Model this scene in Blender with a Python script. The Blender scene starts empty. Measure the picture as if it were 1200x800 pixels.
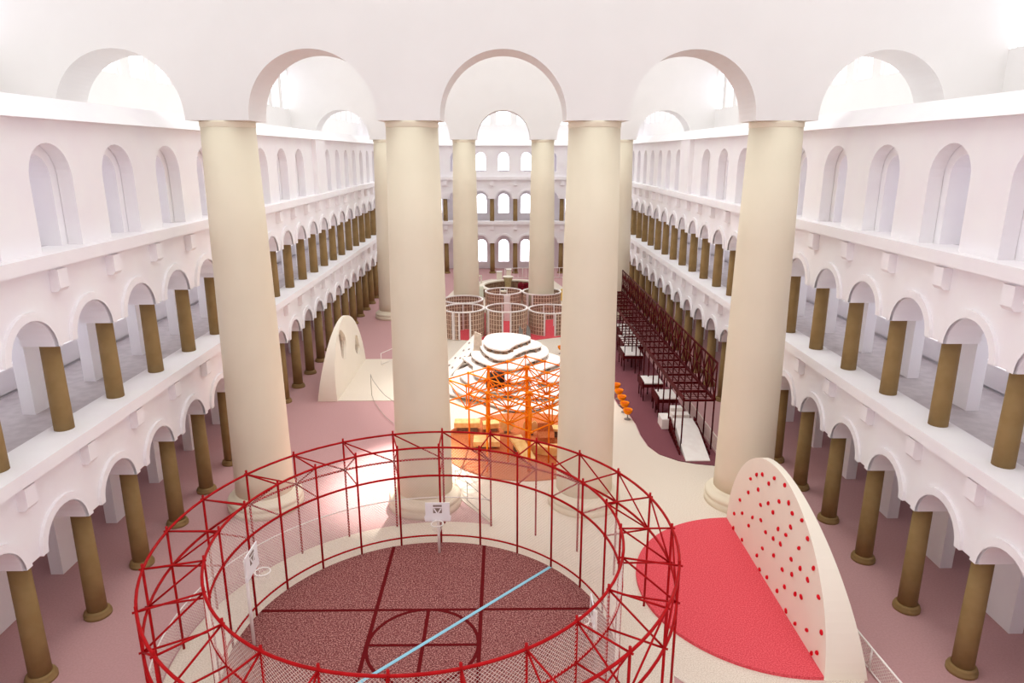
import bpy, math, random
from mathutils import Vector, Matrix
random.seed(7)
PI = math.pi
scene = bpy.context.scene
COL = scene.collection

# ------------------------------------------------------------------ helpers
def lin(c):
    return tuple(((v/255)/12.92 if v/255 <= .04045 else (((v/255)+.055)/1.055)**2.4) for v in c)

def mat(name, rgb, rough=.6, noise=None, bump=0.0, bump_scale=40, metallic=0.0, spec=.08):
    """noise = (scale, rgb2, rgb3) : speckle between colours of the material itself"""
    m = bpy.data.materials.new(name); m.use_nodes = True
    nt = m.node_tree; b = nt.nodes['Principled BSDF']
    b.inputs['Base Color'].default_value = (*lin(rgb), 1)
    b.inputs['Roughness'].default_value = rough
    b.inputs['Metallic'].default_value = metallic
    b.inputs['Specular IOR Level'].default_value = spec
    tc = nt.nodes.new('ShaderNodeTexCoord')
    if noise:
        sc, lo, hi = noise
        n = nt.nodes.new('ShaderNodeTexNoise'); n.inputs['Scale'].default_value = sc
        n.inputs['Detail'].default_value = 2.0
        r = nt.nodes.new('ShaderNodeValToRGB')
        r.color_ramp.elements[0].position = .36; r.color_ramp.elements[0].color = (*lin(lo), 1)
        r.color_ramp.elements[1].position = .66; r.color_ramp.elements[1].color = (*lin(hi), 1)
        e = r.color_ramp.elements.new(.5); e.color = (*lin(rgb), 1)
        nt.links.new(tc.outputs['Object'], n.inputs['Vector'])
        nt.links.new(n.outputs['Fac'], r.inputs['Fac'])
        nt.links.new(r.outputs['Color'], b.inputs['Base Color'])
    if bump:
        n2 = nt.nodes.new('ShaderNodeTexNoise'); n2.inputs['Scale'].default_value = bump_scale
        bp = nt.nodes.new('ShaderNodeBump'); bp.inputs['Strength'].default_value = bump
        bp.inputs['Distance'].default_value = .02
        nt.links.new(tc.outputs['Object'], n2.inputs['Vector'])
        nt.links.new(n2.outputs['Fac'], bp.inputs['Height'])
        nt.links.new(bp.outputs['Normal'], b.inputs['Normal'])
    return m

M = {}
M['wall'] = mat('white_plaster', (241, 238, 240), .7, (.6, (240, 236, 239), (242, 240, 241)))
M['screen'] = mat('screen_plaster', (232, 230, 228), .7, (.5, (231, 229, 227), (233, 231, 229)))
M['gfloor'] = mat('gallery_floor', (196, 188, 190), .6, (2, (190, 182, 184), (202, 194, 196)))
M['floor'] = mat('rose_carpet', (196, 154, 154), .75, (12, (193, 151, 151), (199, 157, 157)))
M['cream'] = mat('cream_rubber', (226, 214, 199), .75, (20, (210, 196, 180), (236, 226, 213)))
M['court'] = mat('maroon_rubber', (136, 76, 76), .8, (19, (92, 44, 46), (196, 146, 138)))
M['carpet'] = mat('plum_carpet', (124, 72, 80), .8, (18, (104, 54, 64), (150, 98, 104)))
M['redmat'] = mat('red_rubber', (222, 84, 94), .75, (20, (206, 64, 76), (234, 108, 116)))
M['orangemat'] = mat('orange_rubber', (192, 108, 64), .8, (18, (174, 90, 50), (208, 128, 84)))
M['line'] = mat('dark_red_paint', (100, 8, 14), .6, (20, (94, 6, 12), (106, 10, 16)))
M['blue'] = mat('light_blue_paint', (150, 208, 228), .5, (20, (146, 203, 224), (156, 212, 232)))
M['column'] = mat('cream_stone', (231, 221, 199), .6, (.35, (229, 219, 197), (233, 223, 201)))
M['brown'] = mat('ochre_stone', (146, 120, 80), .6, (1.5, (142, 116, 76), (150, 124, 84)))
M['redpipe'] = mat('red_painted_steel', (168, 10, 16), .5, (3, (160, 6, 12), (176, 14, 20)), spec=.12)
M['maroonpipe'] = mat('maroon_painted_steel', (78, 10, 14), .5, (3, (72, 8, 10), (84, 12, 18)))
M['orangepipe'] = mat('orange_painted_steel', (248, 128, 12), .4, (3, (242, 112, 6), (252, 146, 24)))
M['mesh'] = mat('pale_wire', (236, 226, 216), .5, (4, (232, 222, 212), (240, 230, 220)))
M['white'] = mat('white_paint', (244, 238, 234), .5, (2, (241, 234, 230), (247, 242, 238)))
M['board'] = mat('hoop_board_white', (245, 242, 244), .35, (2, (243, 240, 242), (247, 244, 246)))
M['mark'] = mat('hoop_board_mark', (150, 132, 124), .6, (5, (140, 122, 114), (160, 142, 134)))
M['climb'] = mat('climbing_wall_cream', (243, 235, 220), .6, (.5, (242, 234, 219), (244, 236, 221)))
M['hold'] = mat('red_resin', (212, 24, 38), .4, (6, (200, 16, 30), (226, 36, 48)))
M['beige'] = mat('beige_board', (204, 190, 174), .6, (4, (196, 182, 166), (212, 198, 182)))
M['terrace'] = mat('terrace_white', (238, 229, 222), .6, (2, (234, 224, 216), (242, 234, 228)))
M['support'] = mat('brown_support', (140, 112, 92), .6, (4, (124, 96, 78), (156, 128, 108)))
M['dark'] = mat('dark_brown_and_shade', (44, 26, 20), .8, (3, (38, 20, 14), (50, 32, 26)))  # brown of the dark heap, and painted shade on the terrace doorway block
M['grip'] = mat('grey_grip', (150, 140, 134), .6, (4, (140, 130, 124), (160, 150, 144)))
M['lattice'] = mat('tan_lattice', (232, 208, 186), .6, (4, (226, 202, 180), (238, 214, 192)))
M['liner'] = mat('brown_woven_liner', (158, 126, 108), .8, (9, (134, 104, 88), (182, 150, 132)))
M['wood'] = mat('tan_plywood', (244, 204, 136), .55, (3, (238, 194, 122), (248, 214, 150)))
M['cup'] = mat('orange_plastic', (246, 136, 14), .35, (4, (242, 126, 8), (250, 148, 24)))
M['cushion'] = mat('dark_orange_cushion', (214, 88, 8), .6, (6, (206, 80, 6), (222, 98, 14)))
M['grey'] = mat('grey_steel', (150, 146, 142), .4, (4, (144, 140, 136), (156, 152, 148)))
M['greywire'] = mat('grey_rail', (170, 160, 150), .4, (4, (164, 154, 144), (176, 166, 156)))
M['yellow'] = mat('yellow_panel', (246, 206, 60), .5, (3, (242, 198, 50), (250, 214, 72)))
M['mint'] = mat('pale_mint_panel', (226, 232, 218), .5, (3, (222, 228, 214), (230, 236, 222)))
M['wine'] = mat('wine_red_fabric', (108, 24, 34), .8, (8, (96, 18, 28), (120, 32, 42)))
M['olive'] = mat('khaki_board', (186, 166, 124), .6, (5, (176, 156, 114), (196, 176, 134)))

def glass_mat():
    m = bpy.data.materials.new('window_glass'); m.use_nodes = True
    nt = m.node_tree; nt.nodes.clear()
    o = nt.nodes.new('ShaderNodeOutputMaterial'); mx = nt.nodes.new('ShaderNodeMixShader')
    t = nt.nodes.new('ShaderNodeBsdfTransparent'); g = nt.nodes.new('ShaderNodeBsdfGlossy')
    g.inputs['Roughness'].default_value = .05; mx.inputs[0].default_value = .04
    nt.links.new(t.outputs[0], mx.inputs[1]); nt.links.new(g.outputs[0], mx.inputs[2]); nt.links.new(mx.outputs[0], o.inputs[0])
    return m
M['glass'] = glass_mat()

class MB:
    """collects vertices and faces for ONE mesh"""
    def __init__(s): s.v = []; s.f = []; s.smooth = []; s.mi = []; s.cur = 0
    def face(s, idx, sm=False): s.f.append(idx); s.smooth.append(sm); s.mi.append(s.cur)
    def poly(s, pts, sm=False):
        n = len(s.v); s.v += [tuple(p) for p in pts]; s.face(tuple(range(n, n+len(pts))), sm)
    def box(s, a, b):
        x0, y0, z0 = a; x1, y1, z1 = b
        n = len(s.v)
        s.v += [(x0,y0,z0),(x1,y0,z0),(x1,y1,z0),(x0,y1,z0),(x0,y0,z1),(x1,y0,z1),(x1,y1,z1),(x0,y1,z1)]
        for q in ((0,3,2,1),(4,5,6,7),(0,1,5,4),(1,2,6,5),(2,3,7,6),(3,0,4,7)): s.face(tuple(n+i for i in q))
        return s
    def hexa(s, p):   # 4 bottom + 4 top corners
        n = len(s.v); s.v += [tuple(q) for q in p]
        for q in ((0,3,2,1),(4,5,6,7),(0,1,5,4),(1,2,6,5),(2,3,7,6),(3,0,4,7)): s.face(tuple(n+i for i in q))
        return s
    def tube(s, pts, r, seg=6, closed=False, cap=True):
        P = [Vector(p) for p in pts]; n = len(P); base = len(s.v)
        for i, p in enumerate(P):
            if closed: d = P[(i+1) % n]-P[i-1]
            else: d = P[min(i+1, n-1)]-P[max(i-1, 0)]
            d.normalize()
            up = Vector((0,0,1)) if abs(d.z) < .9 else Vector((1,0,0))
            a = d.cross(up).normalized(); b = a.cross(d)
            rr = r[i] if isinstance(r, (list, tuple)) else r
            for k in range(seg):
                t = 2*PI*k/seg; s.v.append(tuple(p + a*(rr*math.cos(t)) + b*(rr*math.sin(t))))
        for i in range(n if closed else n-1):
            j = (i+1) % n
            for k in range(seg):
                l = (k+1) % seg
                s.face((base+i*seg+k, base+j*seg+k, base+j*seg+l, base+i*seg+l), seg > 4)
        if cap and not closed:
            s.face(tuple(base+k for k in range(seg))); s.face(tuple(base+(n-1)*seg+k for k in reversed(range(seg))))
        return s
    def lathe(s, prof, seg=48, c=(0,0,0)):
        base = len(s.v); n = len(prof)
        for r, z in prof:
            for k in range(seg):
                t = 2*PI*k/seg; s.v.append((c[0]+r*math.cos(t), c[1]+r*math.sin(t), c[2]+z))
        for i in range(n-1):
            for k in range(seg):
                l = (k+1) % seg
                s.face((base+i*seg+k, base+i*seg+l, base+(i+1)*seg+l, base+(i+1)*seg+k), True)
        s.face(tuple(base+k for k in reversed(range(seg)))); s.face(tuple(base+(n-1)*seg+k for k in range(seg)))
        return s
    def prism(s, poly, z0, z1):      # ccw polygon in xy
        n = len(poly); b = len(s.v)
        s.v += [(x, y, z0) for x, y in poly]+[(x, y, z1) for x, y in poly]
        s.face(tuple(b+i for i in reversed(range(n)))); s.face(tuple(b+n+i for i in range(n)))
        for i in range(n):
            j = (i+1) % n; s.face((b+i, b+j, b+n+j, b+n+i))
        return s
    def extrude(s, A, B):            # two matching outlines
        n = len(A); b = len(s.v); s.v += [tuple(p) for p in A]+[tuple(p) for p in B]
        s.face(tuple(b+i for i in reversed(range(n)))); s.face(tuple(b+n+i for i in range(n)))
        for i in range(n):
            j = (i+1) % n; s.face((b+i, b+j, b+n+j, b+n+i))
        return s
    def ball(s, c, r, seg=12, rings=8, sq=(1,1,1)):
        b = len(s.v)
        for i in range(1, rings):
            p = PI*i/rings
            for k in range(seg):
                t = 2*PI*k/seg
                s.v.append((c[0]+r*sq[0]*math.sin(p)*math.cos(t), c[1]+r*sq[1]*math.sin(p)*math.sin(t), c[2]+r*sq[2]*math.cos(p)))
        top = len(s.v); s.v.append((c[0], c[1], c[2]+r*sq[2])); s.v.append((c[0], c[1], c[2]-r*sq[2]))
        for i in range(rings-2):
            for k in range(seg):
                l = (k+1) % seg
                s.face((b+i*seg+k, b+(i+1)*seg+k, b+(i+1)*seg+l, b+i*seg+l), True)
        for k in range(seg):
            l = (k+1) % seg
            s.face((top, b+k, b+l), True); s.face((top+1, b+(rings-2)*seg+l, b+(rings-2)*seg+k), True)
        return s
    def build(s, name, m, parent=None, loc=None, rz=0):
        me = bpy.data.meshes.new(name); me.from_pydata(s.v, [], s.f)
        ms = m if isinstance(m, (list, tuple)) else [m]
        for q in ms: me.materials.append(q)
        me.polygons.foreach_set('use_smooth', s.smooth)
        me.polygons.foreach_set('material_index', s.mi)
        me.update()
        o = bpy.data.objects.new(name, me); COL.objects.link(o)
        if parent: o.parent = parent
        if loc: o.location = loc
        o.rotation_euler.z = rz
        return o

def tag(o, label, cat, group=None, kind=None):
    if label: o['label'] = label
    if cat: o['category'] = cat
    if group: o['group'] = group
    if kind: o['kind'] = kind
    return o
def thing(name, label, cat, loc=(0,0,0), group=None, rz=0):
    o = bpy.data.objects.new(name, None); COL.objects.link(o); o.location = loc; o.rotation_euler.z = rz
    o.empty_display_size = .3
    return tag(o, label, cat, group)
def struct(o, label=None):
    o['kind'] = 'structure'
    if label: o['label'] = label
    return o
def dup(root, loc, label, rz=None):
    r = root.copy(); COL.objects.link(r); r.location = loc; r['label'] = label
    if rz is not None: r.rotation_euler.z = rz
    for ch in list(root.children):
        c = ch.copy(); COL.objects.link(c); c.parent = r
        for g in list(ch.children):
            d = g.copy(); COL.objects.link(d); d.parent = c
    return r
def arc(cx, cy, r, a0, a1, n, z=None):
    out = []
    for i in range(n+1):
        t = math.radians(a0+(a1-a0)*i/n); p = (cx+r*math.cos(t), cy+r*math.sin(t))
        out.append(p if z is None else (*p, z))
    return out
ORD = ['zeroth','first','second','third','fourth','fifth','sixth','seventh','eighth','ninth','tenth','eleventh','twelfth','thirteenth',
       'fourteenth','fifteenth','sixteenth','seventeenth','eighteenth','nineteenth','twentieth','twenty-first','twenty-second','twenty-third','twenty-fourth']

# ------------------------------------------------------------------ camera
F = 810.0
PITCH = math.atan2(220, F); YAW = math.atan(10*math.cos(PITCH)/F)
cam = bpy.data.cameras.new('camera'); co = bpy.data.objects.new('camera', cam); COL.objects.link(co)
co.location = (0, 0, 19.5); co.rotation_euler = (PI/2-PITCH, 0, -YAW)
cam.sensor_width = 36; cam.lens = F/1200*36; cam.clip_start = .1; cam.clip_end = 500
scene.camera = co

# ------------------------------------------------------------------ room shell
Y1, Y2, YF = 36.3, 83.5, 116.0      # the two rows of great columns, the end arcade
X0 = 17.85                          # arcade column line
PITCHA = 3.84
YK = [30.2+PITCHA*k for k in range(-4, 22)]   # arcade columns along the long walls
XA, ZS1, ZS2 = 17.2, 5.12, 12.36

def arch_wall(mb, mp, u0, u1, z0, z1, ops, w0, w1, seg=14):
    """ops: (centre, half width, sill z or None for open below, spring z)"""
    def quad(a, b, c, d): mb.poly([mp(*a), mp(*b), mp(*c), mp(*d)])
    def both(pts):
        mb.poly([mp(u, w0, z) for u, z in pts]); mb.poly([mp(u, w1, z) for u, z in reversed(pts)])
    def thru(a, b): mb.poly([mp(a[0], w0, a[1]), mp(b[0], w0, b[1]), mp(b[0], w1, b[1]), mp(a[0], w1, a[1])])
    cur = u0
    for uc, hw, zb, zs in ops:
        l, r = uc-hw, uc+hw
        if l > cur+1e-6:
            both([(cur, z0), (l, z0), (l, z1), (cur, z1)]); thru((l, z0), (cur, z0))
        if zb is not None and zb > z0+1e-6:
            both([(l, z0), (r, z0), (r, zb), (l, zb)]); thru((r, z0), (l, z0)); thru((l, zb), (r, zb))
        lo = zb if zb is not None else z0
        if zs > lo+1e-6:
            thru((l, zs), (l, lo)); thru((r, lo), (r, zs))
        pts = [(uc-hw*math.cos(PI*i/seg), zs+hw*math.sin(PI*i/seg)) for i in range(seg+1)]
        for p, q in zip(pts, pts[1:]):
            both([p, q, (q[0], z1), (p[0], z1)]); thru(q, p)
        cur = r
    if u1 > cur+1e-6:
        both([(cur, z0), (u1, z0), (u1, z1), (cur, z1)]); thru((u1, z0), (cur, z0))
    thru((u0, z1), (u1, z1)); thru((u0, z0), (u0, z1)); thru((u1, z1), (u1, z0))

def archivolt(mb, mp, uc, zs, r0, r1, w0, w1, seg=14):
    A = [(uc-r0*math.cos(PI*i/seg), zs+r0*math.sin(PI*i/seg)) for i in range(seg+1)]
    B = [(uc-r1*math.cos(PI*i/seg), zs+r1*math.sin(PI*i/seg)) for i in range(seg+1)]
    for i in range(seg):
        mb.poly([mp(A[i][0], w1, A[i][1]), mp(B[i][0], w1, B[i][1]), mp(B[i+1][0], w1, B[i+1][1]), mp(A[i+1][0], w1, A[i+1][1])])
        mb.poly([mp(B[i][0], w0, B[i][1]), mp(B[i+1][0], w0, B[i+1][1]), mp(B[i+1][0], w1, B[i+1][1]), mp(B[i][0], w1, B[i][1])])
    for q in (0, seg):
        mb.poly([mp(A[q][0], w0, A[q][1]), mp(B[q][0], w0, B[q][1]), mp(B[q][0], w1, B[q][1]), mp(A[q][0], w1, A[q][1])])

def mbox(mb, mp, u0, u1, w0, w1, z0, z1):
    mb.hexa([mp(u0,w0,z0), mp(u1,w0,z0), mp(u1,w1,z0), mp(u0,w1,z0), mp(u0,w0,z1), mp(u1,w0,z1), mp(u1,w1,z1), mp(u0,w1,z1)])

# w grows away from the hall.  face at w = 0
MAPS = {'left': lambda u, w, z: (-XA-w, u, z), 'right': lambda u, w, z: (XA+w, u, z), 'far': lambda u, w, z: (u, YF-.65+w, z)}
RANGE = {'left': (10.0, 116.0), 'right': (10.0, 116.0), 'far': (-XA-.1, XA+.1)}
CENT = {'left': [y+PITCHA/2 for y in YK], 'right': [y+PITCHA/2 for y in YK], 'far': [PITCHA*k for k in range(-4, 5)]}
SUPP = {'left': YK, 'right': YK, 'far': [PITCHA*(k+.5) for k in range(-5, 5)]}
TOPW = [32.2+4.77*k for k in range(-3, 7)] + [70.6+4.1*k for k in range(0, 11)]
wn = 0
def window(mp, uc, hw, zb, zs, w, arched=True):
    """a window of the setting: thin frame with mullions and a pane"""
    global wn; wn += 1
    mb = MB(); seg = 10
    out = [(uc-hw, zb), (uc+hw, zb)] + ([(uc+hw*math.cos(PI*i/seg), zs+hw*math.sin(PI*i/seg)) for i in range(seg+1)] if arched else [(uc+hw, zs), (uc-hw, zs)])
    mb.cur = 1; mb.poly([mp(u, w, z) for u, z in out])
    mb.cur = 0
    mb.tube([mp(u, w, z) for u, z in out], .07, 4, closed=True)
    top = zs+(hw if arched else 0)
    mb.tube([mp(uc, w, zb), mp(uc, w, top)], .04, 4)
    mb.tube([mp(uc-hw, w, zs), mp(uc+hw, w, zs)], .04, 4)
    o = mb.build('window_%d' % wn, [M['white'], M['glass']]); struct(o)

for side in ('left', 'right', 'far'):
    mp = MAPS[side]; u0, u1 = RANGE[side]
    root = bpy.data.objects.new('wall_'+side, None); COL.objects.link(root); struct(root, 'white three-storey arcade wall, %s' % {'left': 'long side on the left', 'right': 'long side on the right', 'far': 'short far end'}[side])
    lo = [c for c in CENT[side] if u0+1.3 < c < u1-1.3]
    for zs, z1 in ((ZS1, 8.25), (ZS2, 15.4)):
        mb = MB(); arch_wall(mb, mp, u0, u1, zs, z1, [(c, 1.28, None, zs) for c in lo], 0, 1.3)
        for c in lo: archivolt(mb, mp, c, zs, 1.3, 1.62, 0, -.13)
        mb.build('arcade_face', M['wall'], root)
        mb = MB(); mbox(mb, mp, u0, u1, -.45, 1.3, z1, z1+.5)
        mbox(mb, mp, u0, u1, -.2, 0, z1-.12, z1)
        mb.build('ledge', M['wall'], root)
        for c in SUPP[side]:
            if u0+.5 < c < u1-.5:
                mb = MB(); A = [mp(c-.29, -.36, z1-.12), mp(c-.29, 0, z1-.12), mp(c-.29, 0, z1-.98), mp(c-.29, -.24, z1-.98), mp(c-.29, -.36, z1-.84)]
                B = [mp(c+.29, -.36, z1-.12), mp(c+.29, 0, z1-.12), mp(c+.29, 0, z1-.98), mp(c+.29, -.24, z1-.98), mp(c+.29, -.36, z1-.84)]
                mb.extrude(A, B); mb.build('corbel', M['wall'], root)
    # top storey with tall arched openings
    mb = MB()
    if side == 'far': ops = [(c, .95, 16.7, 18.85) for c in lo]
    else: ops = [(c, 1.3 if c < 66 else .95, 15.9, 18.6 if c < 66 else 18.95) for c in TOPW if c < u1-1.5]
    if side == 'far': arch_wall(mb, mp, u0, u1, 15.9, 20.75, ops, .12, 1.0)
    else:
        arch_wall(mb, mp, u0, u1, 15.9, 20.75, ops, .12, .72)
        arch_wall(mb, mp, u0, u1, 15.9, 20.75, [(c, hw*.69, zb, zs-.02) for c, hw, zb, zs in ops], .74, 1.9)
    if side != 'far': mbox(mb, mp, 65.0, 68.3, -.28, .12, 15.9, 20.75)
    mb.build('top_storey_face', M['wall'], root)
    mb = MB(); e = 7 if side != 'far' else 6; mb.hexa([mp(u0,-.35,20.75), mp(u1,-.35,20.75), mp(u1,e,20.75), mp(u0,e,20.75), mp(u0,.55,21.6), mp(u1,.55,21.6), mp(u1,e,21.6), mp(u0,e,21.6)]); mb.build('cornice', M['wall'], root)
    # gallery floors
    for z in (8.0, 15.25):
        mb = MB(); mbox(mb, mp, u0, u1, 1.3, 7.0 if side != 'far' else 5.5, z-.35, z+.1)
        mb.build('gallery_floor', M['gfloor'], root)
    # inner gallery wall
    if side != 'far':
        mb = MB()
        cs = [32.6+4.77*k for k in range(-4, 17)]
        for z0, z1 in ((0, 7.65), (8.1, 14.9)):
            arch_wall(mb, mp, u0, u1, z0, z1, [(c, 1.75 if z0 else 1.55, None, z0+3.3) for c in cs], 4.0, 4.6)
        mb.build('gallery_inner_wall', M['wall'], root)
    # outer wall with windows
    W = 7.2 if side != 'far' else 5.6
    wc = [c for c in (lo if side == 'far' else cs) if u0+1.5 < c < u1-1.5]
    if side == 'far': lev = [(0, 7.65, 1.2, 4.2, .95), (8.1, 14.9, 9.6, 12.0, .95), (15.35, 20.75, 16.7, 18.85, .95)]
    else: lev = [(0, 7.65, 2.0, 4.4, .4), (8.1, 14.9, 9.3, 12.2, 1.6), (15.35, 20.75, 16.2, 18.6, 1.6)]
    mb = MB()
    for z0, z1, zb, zs, hw in lev:
        arch_wall(mb, mp, u0-(7 if side == 'far' else 0), u1+(7 if side == 'far' else 0), z0, z1+.5, [(c, hw, zb, zs) for c in wc], W, W+.4)
    mb.build('outer_wall', M['wall'], root)
    for z0, z1, zb, zs, hw in lev:
        for c in wc: window(mp, c, hw, zb, zs, W+.2)
    # clerestory above the galleries
    Wc = 6.8 if side != 'far' else 8.0
    mb = MB()
    cc = [13.5+3.55*k for k in range(0, 31)] if side != 'far' else [3.55*k for k in range(-5, 6)]
    a, b = (-4, 124.0) if side != 'far' else (-24.0, 24.0)
    arch_wall(mb, mp, a, b, 20.8, 48.0, [(c, 1.22, 24.3, 27.6) for c in cc if a+2 < c < b-2], Wc, Wc+.5)
    mb.build('clerestory_wall', M['screen'], root)
    for c in cc:
        if a+2 < c < b-2: window(mp, c, 1.22, 24.3, 27.6, Wc+.25)

mb = MB().box((-24.4, -4.5, 0), (24.4, -4.0, 48)); struct(mb.build('wall_near', M['screen']), 'white wall behind the viewpoint')
mb = MB().box((-24.4, -4, -.3), (24.4, 124, 0)); struct(mb.build('floor', M['floor']), 'rose pink floor of the hall')
# ceiling: deep beams around three big open roof lights
mb = MB()
for a, b in (((-24.4, -4.5, 48), (-20.5, 124.5, 48.6)), ((20.5, -4.5, 48), (24.4, 124.5, 48.6)), ((-20.5, -4.5, 48), (20.5, -2, 48.6)),
             ((-20.5, Y1-1.5, 48), (20.5, Y1+1.5, 48.6)), ((-20.5, Y2-1.5, 48), (20.5, Y2+1.5, 48.6)), ((-20.5, 121, 48), (20.5, 124.5, 48.6))):
    mb.box(a, b)
struct(mb.build('ceiling', M['screen']), 'white ceiling with three large roof lights')

# screen walls over the great columns
def screen(name, Y, label):
    mb = MB()
    arch_wall(mb, lambda u, w, z: (u, Y+w, z), -24.0, 24.0, 21.05, 48.0, [(9.17*k, 3.06, None, 21.2) for k in (-2,-1,0,1,2)], -1.3, 1.3, seg=40)
    struct(mb.build(name, M['screen']), label)
screen('wall_front_screen', Y1, 'white arched wall carried by the front row of great columns')
screen('wall_back_screen', Y2, 'white arched wall carried by the back row of great columns')

# ------------------------------------------------------------------ great columns
def great_column():
    r = thing('great_column', 'x', 'column', (0,0,0), 'great cream columns'); r['kind'] = 'thing'
    MB().lathe([(1.6, .95), (1.585, 2), (1.52, 8), (1.42, 15), (1.3, 20.75)], 64).build('shaft', M['column'], r)
    MB().lathe([(2.08, 0), (2.08, .3), (2.02, .36), (1.98, .4), (2.05, .5), (2.05, .62), (1.95, .74), (1.78, .8), (1.72, .9), (1.62, .98)], 64).build('base', M['column'], r)
    MB().lathe([(1.29, 20.72), (1.32, 20.8), (1.33, 20.95), (1.33, 21.05)], 64).build('capital', M['column'], r)
    return r
gc = None
xs = [-13.75, -4.58, 4.58, 13.75]
pos = ['outermost on the left', 'inner left', 'inner right', 'outermost on the right']
for row, Y in (('front', Y1), ('back', Y2)):
    for x, p in zip(xs, pos):
        lab = 'great cream column in the %s row, %s of its four' % (row, p)
        if gc is None: gc = great_column(); gc.location = (x, Y, 0); gc['label'] = lab
        else: dup(gc, (x, Y, 0), lab)

# ------------------------------------------------------------------ arcade columns
def arcade_col(low):
    r = thing('arcade_column', 'x', 'column', (0,0,0), 'brown ground floor arcade columns' if low else 'brown first floor arcade columns'); r['kind'] = 'thing'
    if low:
        MB().lathe([(.4, .3), (.39, 2), (.36, 5.12)], 24).build('shaft', M['brown'], r)
        MB().lathe([(.56, 0), (.56, .14), (.5, .17), (.52, .24), (.43, .32)], 24).build('base', M['brown'], r)
    else:
        MB().lathe([(.37, .0), (.365, 1), (.34, 3.61)], 24).build('shaft', M['brown'], r)
    return r
protos = {}
for low in (True, False):
    z = 0 if low else 8.75
    st = 'ground floor' if low else 'first floor'
    for side, sx in (('left', -1), ('right', 1)):
        nb = sum(1 for y in YK if y < Y1)
        for i, y in enumerate(YK):
            if y > 114.5: continue
            n = (nb-i) if y < Y1 else (i-nb+1)
            where = 'before' if y < Y1 else 'beyond'
            lab = 'slim brown %s arcade column, %s side, %s one %s the front great columns' % (st, side, ORD[n], where)
            if low not in protos:
                protos[low] = arcade_col(low); protos[low].location = (sx*X0, y, z); protos[low]['label'] = lab
            else: dup(protos[low], (sx*X0, y, z), lab)
    for i, x in enumerate(SUPP['far']):
        dup(protos[low], (x, YF, z), 'slim brown %s arcade column of the far end wall, %s from its left end' % (st, ORD[i+1]))

# ------------------------------------------------------------------ floor finishes
CX, CY, RI, RO, ZT, ZL = -3.27, 24.05, 7.8, 9.8, 5.4, 3.88
ring_arc = arc(CX, CY, 9.95, 74.5, 350, 90)
cream_poly = ring_arc + [(8.5, 20.0), (12.2, 20.0), (13.8, 22.0), (13.9, 28), (14.0, 34), (14.3, 40.9), (13.6, 40.8), (12.4, 41.1), (11.41, 41.55), (10.35, 42.6), (9.85, 44.0), (9.7, 46),
     (9.75, 48), (9.6, 49.9), (9.1, 52), (8.9, 56), (9.2, 62), (9.9, 69), (10.4, 76), (10.6, 84), (10.2, 95), (8, 108), (-2, 110), (-7, 104), (-8.5, 92), (-8.6, 80), (-7.5, 70), (-7.0, 65.2),
     (-13.6, 65.2), (-13.6, 53.35), (-7.6, 53.35), (-5.6, 51), (-4.9, 46), (-3.9, 39.5), (-2.85, 37.0)]
struct(MB().prism(cream_poly, -.02, .05).build('floor_path', M['cream']), 'cream rubber path winding through the hall')
carpet_poly = [(14.2, 40.75)]+[(13.6, 40.9), (12.4, 41.2), (11.45, 41.65), (10.42, 42.68), (9.95, 44.05), (9.8, 46), (9.85, 48), (9.7, 49.95), (9.2, 52), (9.0, 56), (9.3, 62), (10, 69), (10.5, 76), (10.7, 84), (10.3, 95), (14.2, 95)]
carpet_poly = list(reversed(carpet_poly))
tag(MB().prism(carpet_poly, -.01, .06).build('floor_mat', M['carpet']), 'long speckled plum carpet with wavy edge under the maroon scaffold', 'mat')

# ------------------------------------------------------------------ basketball court
cr = thing('sports_court', 'round speckled maroon ball court inside the red ring scaffold', 'court', (CX, CY, 0))
MB().lathe([(RI, .0), (RI, .1)], 128).build('playing_surface', M['court'], cr)
ZC = .1
def cline(name, a, b, w, m, z=ZC):
    ax, ay = a[0]-CX, a[1]-CY; bx, by = b[0]-CX, b[1]-CY
    d = Vector((bx-ax, by-ay)).normalized(); n = Vector((-d.y, d.x))*(w/2)
    MB().prism([(ax-n.x, ay-n.y), (bx-n.x, by-n.y), (bx+n.x, by+n.y), (ax+n.x, ay+n.y)][::1], z, z+.012).build(name, m, cr)
def chord(x=None, y=None):
    r = RI-.02
    if x is not None: h = math.sqrt(r*r-(x-CX)**2); return (x, CY-h), (x, CY+h)
    h = math.sqrt(r*r-(y-CY)**2); return (CX-h, y), (CX+h, y)
cline('court_line', *chord(x=-5.66), .17, M['line']); cline('court_line', *chord(x=-1.05), .17, M['line'])
cline('court_line', *chord(y=26.35), .15, M['line'], ZC+.002); cline('court_line', *chord(y=21.8), .15, M['line'], ZC+.002)
cline('court_line', (-3.36, 26.35), (-3.36, 21.8), .16, M['line'], ZC+.004)
cline('court_line', (-5.6, 24.08), (-1.1, 24.08), .14, M['line'], ZC+.006)
mb = MB(); n = 72
for i in range(n):
    a, b = 2*PI*i/n, 2*PI*(i+1)/n
    mb.hexa([(r*math.cos(t)-.09, r*math.sin(t)+.03, z) for z in (ZC, ZC+.019) for r, t in ((2.2, a), (2.34, a), (2.34, b), (2.2, b))])
mb.build('centre_circle', M['line'], cr)
cline('blue_line', (2.22, 29.55), (-7.6, 20.0), .15, M['blue'], ZC+.012)

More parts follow.
